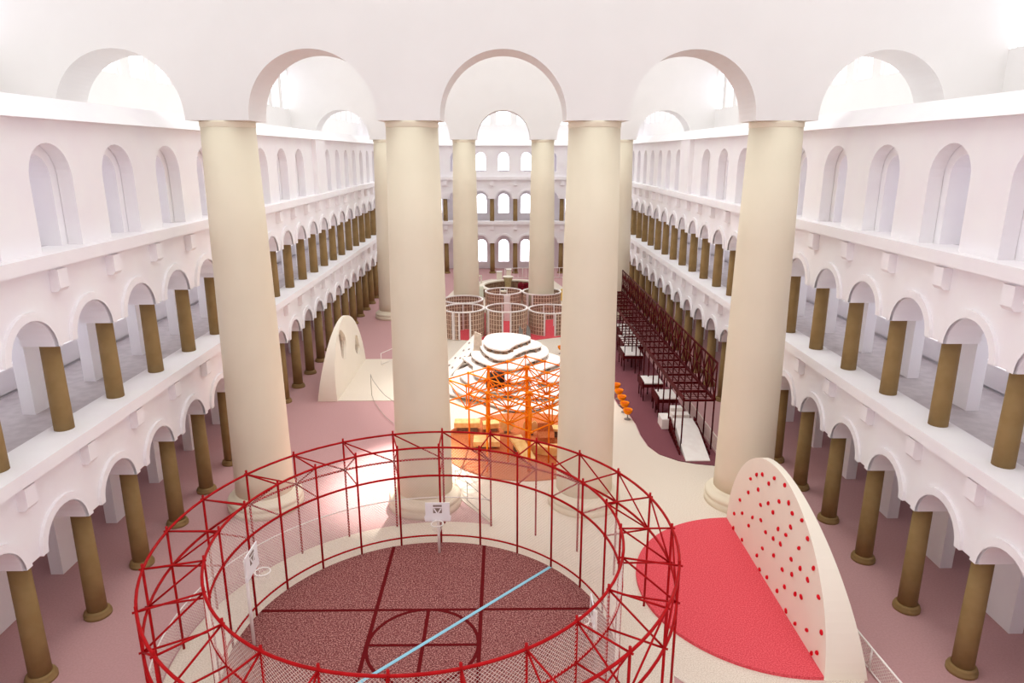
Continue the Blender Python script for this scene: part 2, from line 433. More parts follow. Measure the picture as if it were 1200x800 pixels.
# ------------------------------------------------------------------ red ring scaffold
rs = thing('ring_scaffold', 'large circular red tube scaffold around the maroon ball court', 'scaffold', (CX, CY, 0))
N = 24
def P(r, k, z): t = 2*PI*k/N; return (r*math.cos(t), r*math.sin(t), z)
def wire_panel(r, dth, z0, z1, sp, wr, nseg=4):
    """chain-link panel of real wires on a cylinder arc"""
    mb = MB(); W = r*dth; Hh = z1-z0
    def mp(s, z): t = s/r; return (r*math.cos(t), r*math.sin(t), z0+z)
    for sg in (1, -1):
        c = -Hh if sg == 1 else 0
        while c < (W if sg == 1 else W+Hh):
            # line s = c + sg*z
            zs = sorted([(0-c)/sg, (W-c)/sg]); za, zb = max(0, zs[0]), min(Hh, zs[1])
            if zb-za > .02:
                ns = max(1, int(nseg*(zb-za)/Hh+.99))
                mb.tube([mp(c+sg*(za+(zb-za)*i/ns), za+(zb-za)*i/ns) for i in range(ns+1)], wr, 3, cap=False)
            c += sp
    return mb
rp, rb = .05, .038
for r, nm in ((RO, 'outer'), (RI, 'inner')):
    for z, n2 in ((ZT, 'top'), (ZL, 'lower')):
        MB().tube(arc(0, 0, r, 0, 360, 96, z)[:-1], .055, 8, closed=True).build('%s_%s_ring' % (nm, n2), M['redpipe'], rs)
MB().tube(arc(0, 0, RI+.02, 0, 360, 96, .5)[:-1], .045, 8, closed=True).build('base_ring', M['redpipe'], rs)
first = {}
def rot_copy(key, mbf, k):
    if key not in first:
        first[key] = mbf().build(key, M['mesh'] if 'mesh' in key else M['redpipe'], rs)
    else:
        c = first[key].copy(); COL.objects.link(c); c.parent = rs; c.rotation_euler.z = 2*PI*k/N
for k in range(N):
    rot_copy('outer_post', lambda: MB().tube([P(RO, 0, 0), P(RO, 0, ZT+.2)], rp, 8), k)
    rot_copy('inner_post', lambda: MB().tube([P(RI, 0, .1), P(RI, 0, ZT+.2)], rp, 8), k)
    rot_copy('top_strut', lambda: MB().tube([P(RI-.08, 0, ZT), P(RO+.12, 0, ZT)], rb, 6), k)
    rot_copy('lower_strut', lambda: MB().tube([P(RI-.08, 0, ZL), P(RO+.12, 0, ZL)], rb, 6), k)
    rot_copy('radial_brace', lambda: MB().tube([P(RI, 0, ZT), P(RO, 0, ZL)], rb, 6), k)
    rot_copy('face_brace', lambda: MB().tube([P(RO, 0, ZT), P(RO, -1, ZL)], rb, 6), k)
    rot_copy('wire_mesh_panel', lambda: wire_panel(RI+.03, 2*PI/N, .15, ZT-.05, .15, .0058), k)

# low wire guard fence just outside the ring
gf = thing('guard_fence', 'low white-railed wire fence curving round the outside of the red scaffold', 'fence', (CX, CY, 0))
MB().tube(arc(0, 0, 10.02, 75, 285, 56, 1.5), .03, 6).build('top_rail', M['white'], gf)
w0 = None
for k in range(5, 19):
    if w0 is None: w0 = wire_panel(10.02, 2*PI/N, .05, 1.47, .15, .0058, 2).build('wire_mesh_panel', M['mesh'], gf, rz=2*PI*k/N)
    else:
        c = w0.copy(); COL.objects.link(c); c.parent = gf; c.rotation_euler.z = 2*PI*k/N

# ------------------------------------------------------------------ basketball hoops
def hoop(loc, rz, rim_z, w, h, reach, label):
    r = thing('basketball_hoop', label, 'basketball hoop', loc, 'white basketball hoops', rz)   # faces local -y
    zb = rim_z-.12
    MB().tube([(0, .12, .1), (0, .12, rim_z+h*.45)], .07, 10).build('pole', M['white'], r)
    b = MB(); y = -reach
    pts = [(-w/2, zb+.05), (w/2, zb+.05), (w/2+.03, zb+.3), (w/2-.03, zb+.36), (w/2-.03, zb+h), (-w/2+.03, zb+h), (-w/2+.03, zb+.36), (-w/2-.03, zb+.3)]
    b.extrude([(x, y-.025, z) for x, z in pts], [(x, y+.025, z) for x, z in pts])
    bo = b.build('backboard', M['board'], r)
    t = MB(); c = zb+h*.5; q = w*.17
    t.box((-q, y-.04, c-.02), (q, y-.022, c+q*1.15))
    t.box((-q, y-.04, c+q*1.5), (q, y-.022, c+q*1.95)); t.build('target_mark', M['mark'], bo)
    v = MB()
    for s in (-1, 1):
        v.hexa([(s*q*.9, y-.06, c+q*1.0), (s*q*.55, y-.06, c+q*1.0), (s*q*.55, y-.04, c+q*1.0), (s*q*.9, y-.04, c+q*1.0)][::1] if False else
               [(s*.0, y-.06, c-.01), (s*q*.3, y-.06, c-.01), (s*q*.3, y-.041, c-.01), (s*.0, y-.041, c-.01),
                (s*q*.65, y-.06, c+q*1.1), (s*q*.98, y-.06, c+q*1.1), (s*q*.98, y-.041, c+q*1.1), (s*q*.65, y-.041, c+q*1.1)])
    v.build('target_chevron', M['board'], bo)
    MB().tube([(0, .12, rim_z+.15), (0, y+.02, rim_z+.15)], .05, 6).build('bracket', M['white'], r)
    rr = .29; ry = y-.1-rr
    rim = MB().tube([(rr*math.cos(2*PI*i/28), ry+rr*math.sin(2*PI*i/28), rim_z) for i in range(28)], .026, 6, closed=True)
    rim.tube([(-.08, y, rim_z), (-.08, y-.12, rim_z)], .02, 5).tube([(.08, y, rim_z), (.08, y-.12, rim_z)], .02, 5)
    ro = rim.build('rim', M['white'], r)
    net = MB()
    for sg in (1, -1):
        for i in range(12):
            net.tube([((rr-.12*j/4)*math.cos(2*PI*(i+sg*j*.5)/12), ry+(rr-.12*j/4)*math.sin(2*PI*(i+sg*j*.5)/12), rim_z-.02-.1*j) for j in range(5)], .008, 3, cap=False)
    net.build('net', M['mesh'], ro)
    return r
hoop((-3.3, 30.8, 0), 0, 2.05, 1.26, 1.05, .1, 'white basketball hoop facing the viewer at the far edge of the court')
hoop((-10.15, 24.2, 0), PI/2, 3.5, 1.32, 1.1, .15, 'tall white basketball hoop on a long pole, left edge of the court')
hoop((3.55, 24.0, 0), -PI/2, 1.3, 1.25, .95, .02, 'lowest white basketball hoop, seen edge-on at the right edge of the court')

# ------------------------------------------------------------------ half-round walls
def half_wall(mb, a, h, th, top, seg=40, holes=()):
    """front face in the local plane x=0 (facing -x), arch along y, tapering to the back"""
    A = []; B = []
    for i in range(seg+1):
        t = PI*i/seg; y, z = -a*math.cos(t), h*math.sin(t)
        A.append((0, y, z)); B.append((th-(th-top)*z/h, y, z))
    return mb.extrude(A, B)
CL = thing('climbing_wall', 'tall cream half-round climbing wall dotted with red holds', 'climbing wall', (12.2, 28, 0))
half_wall(MB(), 6.0, 5.92, 1.7, .3, 48).build('wall_slab', M['climb'], CL)
HOLDS = [(31.07,3.99),(30.37,4.56),(29.69,4.9),(28.33,5.38),(28.86,4.85),(27.19,5.65),(29.99,3.96),(31.18,3.19),(32.19,2.24),(28.7,3.93),(27.57,4.63),(26.62,5.07),(29.54,3.39),(28.08,3.81),(32.82,1.1),(31.72,1.74),(26.18,4.82),(25.26,5.04),(30.35,2.27),(29.32,2.71),(30.72,1.61),(26.18,4.17),(27.36,3.39),(28.64,2.47),(26.54,3.58),(32.74,0.3),(27.74,2.68),(24.58,4.58),(26.96,2.88),(31.4,0.4),(28.8,1.52),(25.21,3.76),(29.34,0.8),(27.51,1.96),(25.77,2.88),(26.49,1.91),(24.89,3.02),(23.82,3.73),(28.86,0.35),(25.55,2.3),(27.96,0.53),(24.16,2.98),(26.09,1.32),(26.75,0.65),(25.05,1.69),(24.51,1.94),(23.14,2.9),(25.69,0.4),(24.74,0.48),(23.72,0.96),(22.58,1.74),(23.11,0.36),(22.71,0.71)]
hm = []
for j in range(3):
    b = MB().ball((0,0,0), .095, 10, 7, ((.75, 1, 1.15), (.8, 1.2, .85), (.7, .9, 1.3))[j]); hm.append(b)
hme = []
for y, z in HOLDS:
    lim = 5.92*math.sqrt(max(0, 1-((y-28)/6.0)**2))-.25
    j = random.randrange(3); z = min(z, lim)
    o = hm[j].build('climbing_hold', M['hold'], CL, (-.03, y-28, z)); o.rotation_euler.x = random.uniform(0, 3)
rm = MB(); rm.prism([(0, 0)][:0]+arc(0, 0, 6.0, 90, 270, 64), 0, .2)
tag(rm.build('floor_mat', M['redmat'], None, (12.2, 28, 0)), 'half-round bright red safety mat at the foot of the climbing wall', 'mat')

GW = thing('tunnel_wall', 'cream half-round wall with two tall rough oval holes, beside the left arcade', 'play wall', (-13.6, 59.3, 0))
def slab_holes():
    """half-round slab whose front and back faces carry two through holes"""
    a, h, th, top = 6.0, 5.65, 1.6, .3
    seg = 64
    holes = []
    for (cy, cz, ry, rz, jit) in ((-1.75, 3.65, 1.05, 1.3, 3), (3.4, 2.2, .85, .95, 5)):
        rnd = random.Random(jit); ph = rnd.random()*6
        holes.append([(cy+ry*(1+.22*math.sin(3*t+ph))*math.cos(t), cz+rz*(1+.06*math.sin(4*t))*math.sin(t)) for t in [2*PI*i/28 for i in range(28)]])
    # build through a 2D triangulated fill
    from mathutils.geometry import delaunay_2d_cdt
    outl = [(-a*math.cos(PI*i/seg), h*math.sin(PI*i/seg)) for i in range(seg+1)]
    V = [Vector(p) for p in outl]; E = [(i, (i+1) % len(outl)) for i in range(len(outl))]
    for hl in holes:
        b = len(V); V += [Vector(p) for p in hl]; E += [(b+i, b+(i+1) % 28) for i in range(28)]
    ov, oe, of, _, _, _ = delaunay_2d_cdt(V, E, [], 1, 1e-6)
    def inside(p, pl):
        c = False; n = len(pl)
        for i in range(n):
            (x1, y1), (x2, y2) = pl[i], pl[i-1]
            if (y1 > p[1]) != (y2 > p[1]) and p[0] < (x2-x1)*(p[1]-y1)/(y2-y1)+x1: c = not c
        return c
    mb = MB(); b = len(mb.v)
    depth = lambda z: th-(th-top-.45)*max(z, 0)/h
    lean = lambda z: -.08*max(z, 0)
    mb.v += [(lean(p.y), p.x, p.y) for p in ov]+[(-depth(p.y), p.x, p.y) for p in ov]; n = len(ov)
    for f in of:
        c = sum((ov[i] for i in f), Vector((0, 0)))/len(f)
        if any(inside(c, hl) for hl in holes): continue
        mb.face(tuple(b+i for i in f)); mb.face(tuple(b+n+i for i in reversed(f)))
    for pl in [outl]+holes:
        for i in range(len(pl)):
            p, q = pl[i], pl[(i+1) % len(pl)]
            mb.poly([(lean(p[1]), *p), (lean(q[1]), *q), (-depth(q[1]), *q), (-depth(p[1]), *p)])
    return mb, holes
sm, hl = slab_holes()
sm.build('wall_slab', M['climb'], GW)
for h in hl:   # rough beige rim lining each hole
    mb = MB(); mb.tube([(-.3-.1*z, y, z) for y, z in h], .16, 5, closed=True); mb.build('hole_rim', M['beige'], GW)

# ------------------------------------------------------------------ railings
def rail(name, label, pts, h, mtop, infill=True, posts=None, mesh=False, rt=.03, sp=.5):
    r = thing(name, label, 'railing', (pts[0][0], pts[0][1], 0))
    q = [(x-pts[0][0], y-pts[0][1]) for x, y in pts]
    MB().tube([(x, y, h) for x, y in q], rt, 6).build('top_rail', mtop, r)
    MB().tube([(x, y, .12) for x, y in q], rt*.8, 6).build('bottom_rail', mtop, r)
    idx = posts if posts else range(len(q))
    for i in idx: MB().tube([(q[i][0], q[i][1], .02), (q[i][0], q[i][1], h)], rt, 6).build('post', mtop, r)
    if mesh:
        mb = MB()
        for (ax, ay), (bx, by) in zip(q, q[1:]):
            L = math.hypot(bx-ax, by-ay); n = max(1, int(L/.16))
            hh = h-.12
            for sg in (1, -1):
                for i in range(-int(hh/.16), n+int(hh/.16)+1):
                    s0 = i*.16; za, zb = 0, hh
                    f = lambda z: (s0+sg*z)/L
                    lo_, hi_ = 0, hh
                    if sg == 1: lo_, hi_ = max(0, -s0), min(hh, L-s0)
                    else: lo_, hi_ = max(0, s0-L), min(hh, s0)
                    if hi_-lo_ > .03:
                        mb.tube([(ax+(bx-ax)*f(z), ay+(by-ay)*f(z), .12+z) for z in (lo_, hi_)], .008, 3, cap=False)
        mb.build('wire_mesh', M['mesh'], r)
    elif infill:
        mb = MB()
        for (ax, ay), (bx, by) in zip(q, q[1:]):
            n = max(1, int(math.hypot(bx-ax, by-ay)/sp))
            for i in range(1, n): mb.tube([(ax+(bx-ax)*i/n, ay+(by-ay)*i/n, z) for z in (.12, h)], rt*.4, 4)
        mb.build('balusters', mtop, r)
    return r
rail('ramp_railing', 'thin grey railing along the sloping cream edge beside the column base', [(-2.95, 37.95), (-2.15, 36.3), (-.72, 33.9)], 1.25, M['greywire'], infill=False, rt=.022)
rail('curved_railing', 'thin curved grey railing on the cream floor near the tunnel wall', [(-11.05, 54.6), (-10.6, 53.1), (-9.7, 50.9), (-9.0, 49.4), (-8.1, 48.0), (-6.9, 46.6)], 1.9, M['greywire'], posts=[0, 5], infill=False, rt=.025)
rail('end_railing', 'short pale railing at the back edge of the cream floor near the tunnel wall', [(-11.7, 63.2), (-10.6, 65.4), (-8.6, 66.0)], 1.2, M['white'], infill=False, rt=.03)
rail('mesh_fence', 'pale wire mesh fence beside the plum carpet and the right arcade', [(14.3, 41.0), (14.3, 44.5), (14.3, 48), (14.3, 52)], 1.1, M['mesh'], mesh=True)
rail('mesh_fence', 'white-railed wire mesh fence behind the foot of the climbing wall', [(14.1, 26.5), (14.1, 24.5), (14.2, 22.5), (14.4, 19.5)], 1.05, M['white'], mesh=True, rt=.04)

# ------------------------------------------------------------------ orange space frame
OX, OY, OS = 1.55, 37.35, 1.3125
og = thing('orange_scaffold', 'bright orange tubular space frame on posts over the orange mat', 'scaffold', (OX, OY, 0))
tag(MB().lathe([(5.78, 0), (5.78, .12)], 96).build('floor_mat', M['orangemat'], None, (1.45, 44.55, 0)), 'round burnt-orange mat under the orange space frame', 'mat')
def O(a, b, z): return (OS*(a-b), OS*(a+b), z)
ZO, ZOL = 5.4, 3.9
for a in range(5):
    for z, nm in ((ZO, 'top_chord'), (ZOL, 'lower_chord')):
        MB().tube([O(a, -.06, z), O(a, 4.06, z)], .05, 6).build(nm, M['orangepipe'], og)
        MB().tube([O(-.06, a, z), O(4.06, a, z)], .05, 6).build(nm, M['orangepipe'], og)
posts = {(1,4), (2,4), (1,2), (1,1), (2,1), (3,3), (4,1), (0,2)}
thick = {(2,4), (3,3), (1,1)}
for a in range(5):
    for b in range(5):
        if (a, b) in posts:
            MB().tube([O(a, b, .12), O(a, b, ZO+.1)], .1 if (a, b) in thick else .055, 8).build('post', M['orangepipe'], og)
        else:
            MB().tube([O(a, b, ZOL), O(a, b, ZO+.08)], .045, 6).build('hanger', M['orangepipe'], og)
        MB().ball(O(a, b, ZO), .11, 8, 6).build('top_node', M['orangepipe'], og)
        MB().ball(O(a, b, ZOL), .1, 8, 6).build('lower_node', M['orangepipe'], og)
        if a < 4 and (a+b) % 2 == 0: MB().tube([O(a, b, ZO), O(a+1, b, ZOL)], .04, 6).build('brace', M['orangepipe'], og)
        if a < 4 and (a+b) % 2 == 1: MB().tube([O(a, b, ZOL), O(a+1, b, ZO)], .04, 6).build('brace', M['orangepipe'], og)
        if b < 4 and (a+b) % 2 == 0: MB().tube([O(a, b, ZO), O(a, b+1, ZOL)], .04, 6).build('brace', M['orangepipe'], og)
        if b < 4 and (a+b) % 2 == 1: MB().tube([O(a, b, ZOL), O(a, b+1, ZO)], .04, 6).build('brace', M['orangepipe'], og)
# low knee braces under two posts
for (a, b), (c, d) in (((1,4),(2,4)), ((2,1),(3,3))):
    MB().tube([O(a, b, ZOL), O(c, d, 2.4)], .04, 6).build('knee_brace', M['orangepipe'], og)

# plywood play pieces on the orange mat
def plank(label, pts, z0, z1, name='plywood_bench'):
    cx = sum(p[0] for p in pts)/len(pts); cy = sum(p[1] for p in pts)/len(pts)
    r = thing(name, label, 'bench', (cx, cy, .12), 'plywood play pieces')
    q = [(x-cx, y-cy) for x, y in pts]
    MB().prism(q, z1-.36, z1).build('seat', M['wood'], r)
    w = [(x*.8, y*.55) for x, y in q]
    MB().prism(w, 0, z1-.36).build('plinth', M['support'], r)
plank('long plywood bench at the far left edge of the orange mat', [(-3.6, 46.3), (-1.75, 46.3), (-1.75, 47.2), (-3.6, 47.2)], 0, .75)
plank('short plywood bench right of the long one at the back of the orange mat', [(-1.5, 46.2), (-.35, 46.5), (-.45, 47.3), (-1.6, 47.0)], 0, .65)
plank('straight plywood bench in the middle of the orange mat, nearer the viewer', [(-2.1, 43.4), (-.3, 43.4), (-.3, 44.6), (-2.1, 44.6)], 0, .55)
cb = thing('curved_bench', 'crescent plywood bench at the right of the orange mat', 'bench', (3.3, 43.0, .12), 'plywood play pieces')
oo = arc(0, 1.2, 2.0, 215, 325, 20); ii = arc(0, 1.2, 1.3, 325, 215, 20)
MB().prism(oo+ii, .45, .62).build('seat', M['wood'], cb)
MB().prism(arc(0, 1.2, 1.9, 222, 318, 20)+arc(0, 1.2, 1.4, 318, 222, 20), 0, .45).build('plinth', M['wood'], cb)
tb = thing('tilted_board', 'thick plywood board lying tilted at the front of the orange mat', 'board', (1.2, 42.3, .12), 'plywood play pieces', .5)
MB().hexa([(-.42, -1.0, .0), (.42, -1.0, .0), (.42, 1.0, .95), (-.42, 1.0, .95), (-.42, -1.06, .18), (.42, -1.06, .18), (.42, .95, 1.13), (-.42, .95, 1.13)]).build('board', M['wood'], tb)
MB().box((-.3, .55, 0), (.3, .75, .72)).build('support', M['support'], tb)
bl = thing('boxy_seat', 'reddish box seat between the crescent bench and the orange post', 'seat', (2.9, 44.6, .12), 'plywood play pieces')
MB().hexa([(-.55, -.4, 0), (.55, -.4, 0), (.6, .5, 0), (-.6, .5, 0), (-.55, -.4, .5), (.55, -.4, .5), (.6, .5, .62), (-.6, .5, .62)]).build('seat', M['orangemat'], bl)
MB().hexa([(-.6, .42, .5), (.6, .42, .5), (.6, .56, .5), (-.6, .56, .5), (-.55, .6, 1.15), (.4, .6, 1.15), (.4, .74, 1.15), (-.55, .74, 1.15)]).build('backrest', M['orangemat'], bl)
def notched_disc(x, y, label, rz=0):
    r = thing('notched_disc', label, 'play panel', (x, y, .12), 'plywood play pieces', rz)
    pts = []
    R = .52
    for i in range(41):
        t = math.radians(62+ (360-64-0)*i/40 +0)
        t = math.radians(125+290*i/40); pts.append((R*math.cos(t), .62+R*math.sin(t)))
    pts += [(.16, .92), (0, .86), (-.16, .92)]
    MB().extrude([(a, -.06, b) for a, b in pts][::-1], [(a, .06, b) for a, b in pts][::-1]).build('disc', M['wood'], r)
    MB().box((-.22, -.2, 0), (.22, .2, .14)).build('foot', M['support'], r)
notched_disc(.2, 46.35, 'upright round plywood panel with notched top, left of the pair on the orange mat', .1)
notched_disc(1.85, 46.0, 'upright round plywood panel with notched top, right of the pair on the orange mat', -.1)
pp = thing('plywood_bench', 'plywood bench at the back right of the orange mat', 'bench', (3.95, 45.6, .12), 'plywood play pieces', -.25)
MB().box((-.9, -.4, .5), (.9, .4, .68)).build('seat', M['wood'], pp); MB().box((-.7, -.25, 0), (.7, .25, .5)).build('plinth', M['support'], pp)

# ------------------------------------------------------------------ orange stools along the carpet
def stool(loc, label, first_=[None]):
    if first_[0] is None:
        r = thing('tulip_stool', label, 'stool', loc, 'orange tulip stools')
        MB().lathe([(.26, 0), (.26, .03), (.05, .06), (.045, .4)], 16).build('stem', M['grey'], r)
        MB().lathe([(.06, .38), (.22, .46), (.34, .62), (.37, .8), (.35, .82), (.31, .8), (.28, .72)], 24).build('seat_shell', M['cup'], r)
        MB().lathe([(.29, .66), (.29, .73), (.22, .76), (.0, .77)], 20).build('cushion', M['cushion'], r)
        first_[0] = r
    else: dup(first_[0], loc, label)
for i, y in enumerate((49.0, 50.5, 52.0, 53.5, 55.0)):
    stool((9.35+.02*i, y, .05), 'orange tulip stool at the plum carpet edge, %s of five counted from the viewer' % ORD[i+1])
stool((5.75, 66.8, .05), 'single orange tulip stool behind the white terraces, partly hidden by the great column')

# ------------------------------------------------------------------ maroon truss bridge
br = thing('truss_bridge', 'long maroon lattice scaffold bridge running along the right arcade', 'scaffold', (12.0, 43.4, 0))
L, W_, ZD, ZU = 37.5, 2.05, 3.65, 6.2
nb_ = 20; st = L/nb_
mp_ = M['maroonpipe']
for x in (0, W_):
    MB().box((x-.09, 0, ZD-.1), (x+.09, L, ZD+.1)).build('deck_beam', mp_, br)
MB().tube([(W_, 0, ZU), (W_, L, ZU)], .07, 6).build('top_chord', mp_, br)
for i in range(nb_+1):
    y = i*st
    MB().tube([(0, y, .06), (0, y, ZD)], .055, 6).build('near_post', mp_, br)
    MB().tube([(W_, y, .06), (W_, y, ZU+.05)], .055, 6).build('far_post', mp_, br)
    MB().box((0, y-.06, ZD-.12), (W_, y+.06, ZD+.02)).build('cross_beam', mp_, br)
    if i < nb_:
        a, b = (ZD, ZU) if i % 2 == 0 else (ZU, ZD)
        MB().tube([(W_, y, a), (W_, y+st, b)], .055, 6).build('truss_brace', mp_, br)
        mb = MB()
        for j in range(1, 7): mb.box((0, y+st*j/7-.02, ZD), (W_, y+st*j/7+.02, ZD+.04))
        for j in range(1, 4): mb.box((W_*j/4-.025, y+.06, ZD-.06), (W_*j/4+.025, y+st-.06, ZD+.0))
        mb.build('deck_grating', mp_, br)
        mb = MB(); mb.tube([(W_, y, (ZD+ZU)/2), (W_, y+st, (ZD+ZU)/2)], .04, 5); mb.tube([(W_, y+st/2, ZD), (W_, y+st/2, ZU)], .04, 5)
        mb.tube([(W_, y, b), (W_, y+st, a)], .05, 5); mb.build('truss_lacing', mp_, br)

# white platforms stepping along the bridge
def platform(x0, x1, y0, y1, z, label, grid=False):
    r = thing('platform', label, 'platform', ((x0+x1)/2, (y0+y1)/2, .06), 'white platforms beside the maroon bridge')
    a, b = (x1-x0)/2, (y1-y0)/2; z -= .06
    MB().box((-a, -b, z-.1), (a, b, z)).build('deck', M['white'], r)
    mb = MB(); mb.box((-a-.14, -b-.1, z-.45), (-a, b+.1, z+.12)); mb.build('side_beam', mp_, r)
    mb = MB(); mb.box((-a, -b-.08, z-.34), (a, -b, z-.08)); mb.build('front_beam', mp_, r)
    for sx in (-1, 1):
        for sy in (-1, 0, 1): MB().tube([(sx*(a-.06)-.05, sy*(b-.1), 0), (sx*(a-.06)-.05, sy*(b-.1), z-.1)], .05, 6).build('leg', mp_, r)
    if grid:
        mb = MB(); n = 5
        for i in range(n+1): mb.tube([(-a+2*a*i/n, -b, z+.9), (-a+2*a*i/n, b, z+.9)], .03, 4)
        for i in range(5): mb.tube([(-a, -b+2*b*i/4, z+.9), (a, -b+2*b*i/4, z+.9)], .04, 4)
        for sx in (-1, 1):
            for sy in (-1, 1): mb.tube([(sx*a, sy*b, z), (sx*a, sy*b, z+.9)], .04, 4)
        mb.build('rail_grid', mp_, r)
platform(11.75, 13.2, 49.3, 51.4, 1.6, 'white platform next to the steps at the near end of the maroon bridge')
platform(11.3, 12.85, 52.9, 54.9, 1.6, 'second white platform from the near end of the maroon bridge')
platform(11.1, 12.8, 61.0, 64.0, 1.6, 'third white platform from the near end of the maroon bridge, first under a grid', True)
platform(11.6, 13.5, 64.3, 68.3, 1.6, 'fourth white platform from the near end of the maroon bridge, under a grid', True)
platform(12.1, 14.0, 68.6, 73.2, 1.6, 'farthest white platform visible beside the maroon bridge, under a grid', True)
# steps and ramp at the near end
sp_ = thing('steps', 'small flight of white steps at the top of the white ramp', 'steps', (12.4, 47.0, .06))
for i, (x0, x1, y0, y1, z) in enumerate(((-.9, -.2, 0, 1.3, .75), (-.15, .75, .75, 1.35, 1.35), (-.15, 1.1, .0, .72, 1.1))):
    MB().box((x0, y0, 0), (x1, y1, z)).build('step', M['white'], sp_)
ra = thing('ramp', 'white entry ramp leading up into the maroon bridge', 'ramp', (12.7, 41.5, .05))
MB().hexa([(-.82, 0, 0), (.78, 0, 0), (.95, 3.6, 0), (-.6, 3.6, 0), (-.82, 0, .06), (.78, 0, .06), (.95, 3.6, .8), (-.6, 3.6, .8)]).build('lower_slope', M['white'], ra)
MB().hexa([(-.6, 3.6, 0), (.95, 3.6, 0), (.9, 5.2, 0), (-.55, 5.2, 0), (-.6, 3.6, .8), (.95, 3.6, .8), (.9, 5.2, .98), (-.55, 5.2, .98)]).build('upper_slope', M['white'], ra)
for x0, x1 in ((-.98, -.74), (1.02, 1.02)):
    mb = MB()
    for k in range(9):
        f = k/8; y = 1.0+4.1*f; x = x0+(x1-x0)*f
        mb.tube([(x, y, .02), (x, y, .15+.95*f)], .05, 5)
        if k < 8:
            g = (k+1)/8; mb.tube([(x, y, .02), (x0+(x1-x0)*g, 1.0+4.1*g, .15+.95*g)], .045, 5)
            mb.tube([(x, y, .15+.95*f), (x0+(x1-x0)*g, 1.0+4.1*g, .15+.95*g)], .06, 5)
            mb.tube([(x, y, .05), (x0+(x1-x0)*g, 1.0+4.1*g, .05)], .05, 5)
    mb.build('side_truss', mp_, ra)

# ------------------------------------------------------------------ white stepped terraces
te = thing('terrace_mound', 'stacked wavy white terraces forming a climbable mound behind the orange frame', 'play mound', (0, 58, 0))
def wavy(cx, cy, rx, ry, ph, amp, n=72):
    return [(cx+rx*(1+amp*math.sin(3*t+ph)+amp*.6*math.sin(5*t+2*ph))*math.cos(t), cy+ry*(1+amp*math.sin(3*t+ph)+amp*.6*math.sin(5*t+2*ph))*math.sin(t)) for t in [2*PI*i/n for i in range(n)]]
def smooth(pts, it=3):
    for _ in range(it):
        q = []
        for i in range(len(pts)):
            a, b = pts[i], pts[(i+1) % len(pts)]
            q += [(a[0]*.75+b[0]*.25, a[1]*.75+b[1]*.25), (a[0]*.25+b[0]*.75, a[1]*.25+b[1]*.75)]
        pts = q
    return pts
TOP = smooth([(-1.95, 61.6), (-1.7, 59.2), (-.6, 58.0), (.4, 58.0), (.9, 59.6), (1.7, 60.6), (2.5, 61.6), (2.4, 62.9), (.4, 64.2), (-1.5, 63.6)])
L2 = smooth([(-2.3, 61.5), (-1.9, 59.0), (-.8, 56.6), (.5, 56.7), (1.1, 58.5), (2.2, 59.9), (3.5, 60.6), (3.4, 62.5), (.6, 65), (-1.8, 64)])
L3 = smooth([(-3.0, 61), (-2.9, 58.7), (-1.7, 56.9), (-.2, 55.2), (1.4, 55.6), (2.2, 57.6), (3.3, 58.5), (4.1, 59.8), (4.0, 63), (.6, 66), (-2.4, 65)])
LAY = [(TOP, 3.0), (L2, 2.55), (L3, 2.1), (smooth(wavy(.5, 58.7, 4.1, 5.0, .4, .14, 24), 2), 1.65), (smooth(wavy(.6, 58.3, 4.6, 5.7, 1.9, .13, 24), 2), 1.2),
       (smooth(wavy(.5, 57.9, 5.0, 6.4, 3.3, .12, 24), 2), .78), (smooth(wavy(.4, 57.6, 5.4, 7.0, 4.6, .11, 24), 2), .38)]
for i, (pl, z) in enumerate(LAY):
    q = [(x, y-58) for x, y in pl]
    MB().prism(q, z-.14, z).build('terrace_slab', M['terrace'], te)
    c = (sum(p[0] for p in q)/len(q), sum(p[1] for p in q)/len(q))
    zb = LAY[i+1][1] if i+1 < len(LAY) else .05
    m = len(q)
    for k in range(0, m, max(1, m//13)):
        x, y = c[0]+(q[k][0]-c[0])*.93, c[1]+(q[k][1]-c[1])*.93
        a = math.atan2(y-c[1], x-c[0]); dx, dy = -math.sin(a)*.22, math.cos(a)*.22
        nx, ny = math.cos(a)*.06, math.sin(a)*.06
        mb = MB(); mb.hexa([(x-dx-nx, y-dy-ny, zb), (x+dx-nx, y+dy-ny, zb), (x+dx+nx, y+dy+ny, zb), (x-dx+nx, y-dy+ny, zb), (x-dx-nx, y-dy-ny, z-.14), (x+dx-nx, y+dy-ny, z-.14), (x+dx+nx, y+dy+ny, z-.14), (x-dx+nx, y-dy+ny, z-.14)])
        mb.build('riser_block', M['support'], te)
mb = MB().box((-1.45, -5.0, 1.24), (.05, -3.2, 2.0)); mb.build('doorway_shade_block', M['dark'], te)  # solid block coloured dark to paint the shade inside a doorway
mb = MB().hexa([(-2.85, 2.9, 1.3), (-2.0, 2.9, 1.3), (-2.0, 3.1, 1.3), (-2.85, 3.1, 1.3), (-2.7, 2.9, 3.9), (-2.05, 2.9, 3.6), (-2.05, 3.1, 3.6), (-2.7, 3.1, 3.9)]); mb.build('end_panel', M['beige'], te)
sl = MB().hexa([(-5.0, .2, .12), (-2.25, 3.6, 2.5), (-2.9, 6.6, 2.5), (-5.7, 3.8, .12), (-5.0, .2, .3), (-2.25, 3.6, 2.68), (-2.9, 6.6, 2.68), (-5.7, 3.8, .3)])
slo = sl.build('climbing_slope', M['terrace'], te)
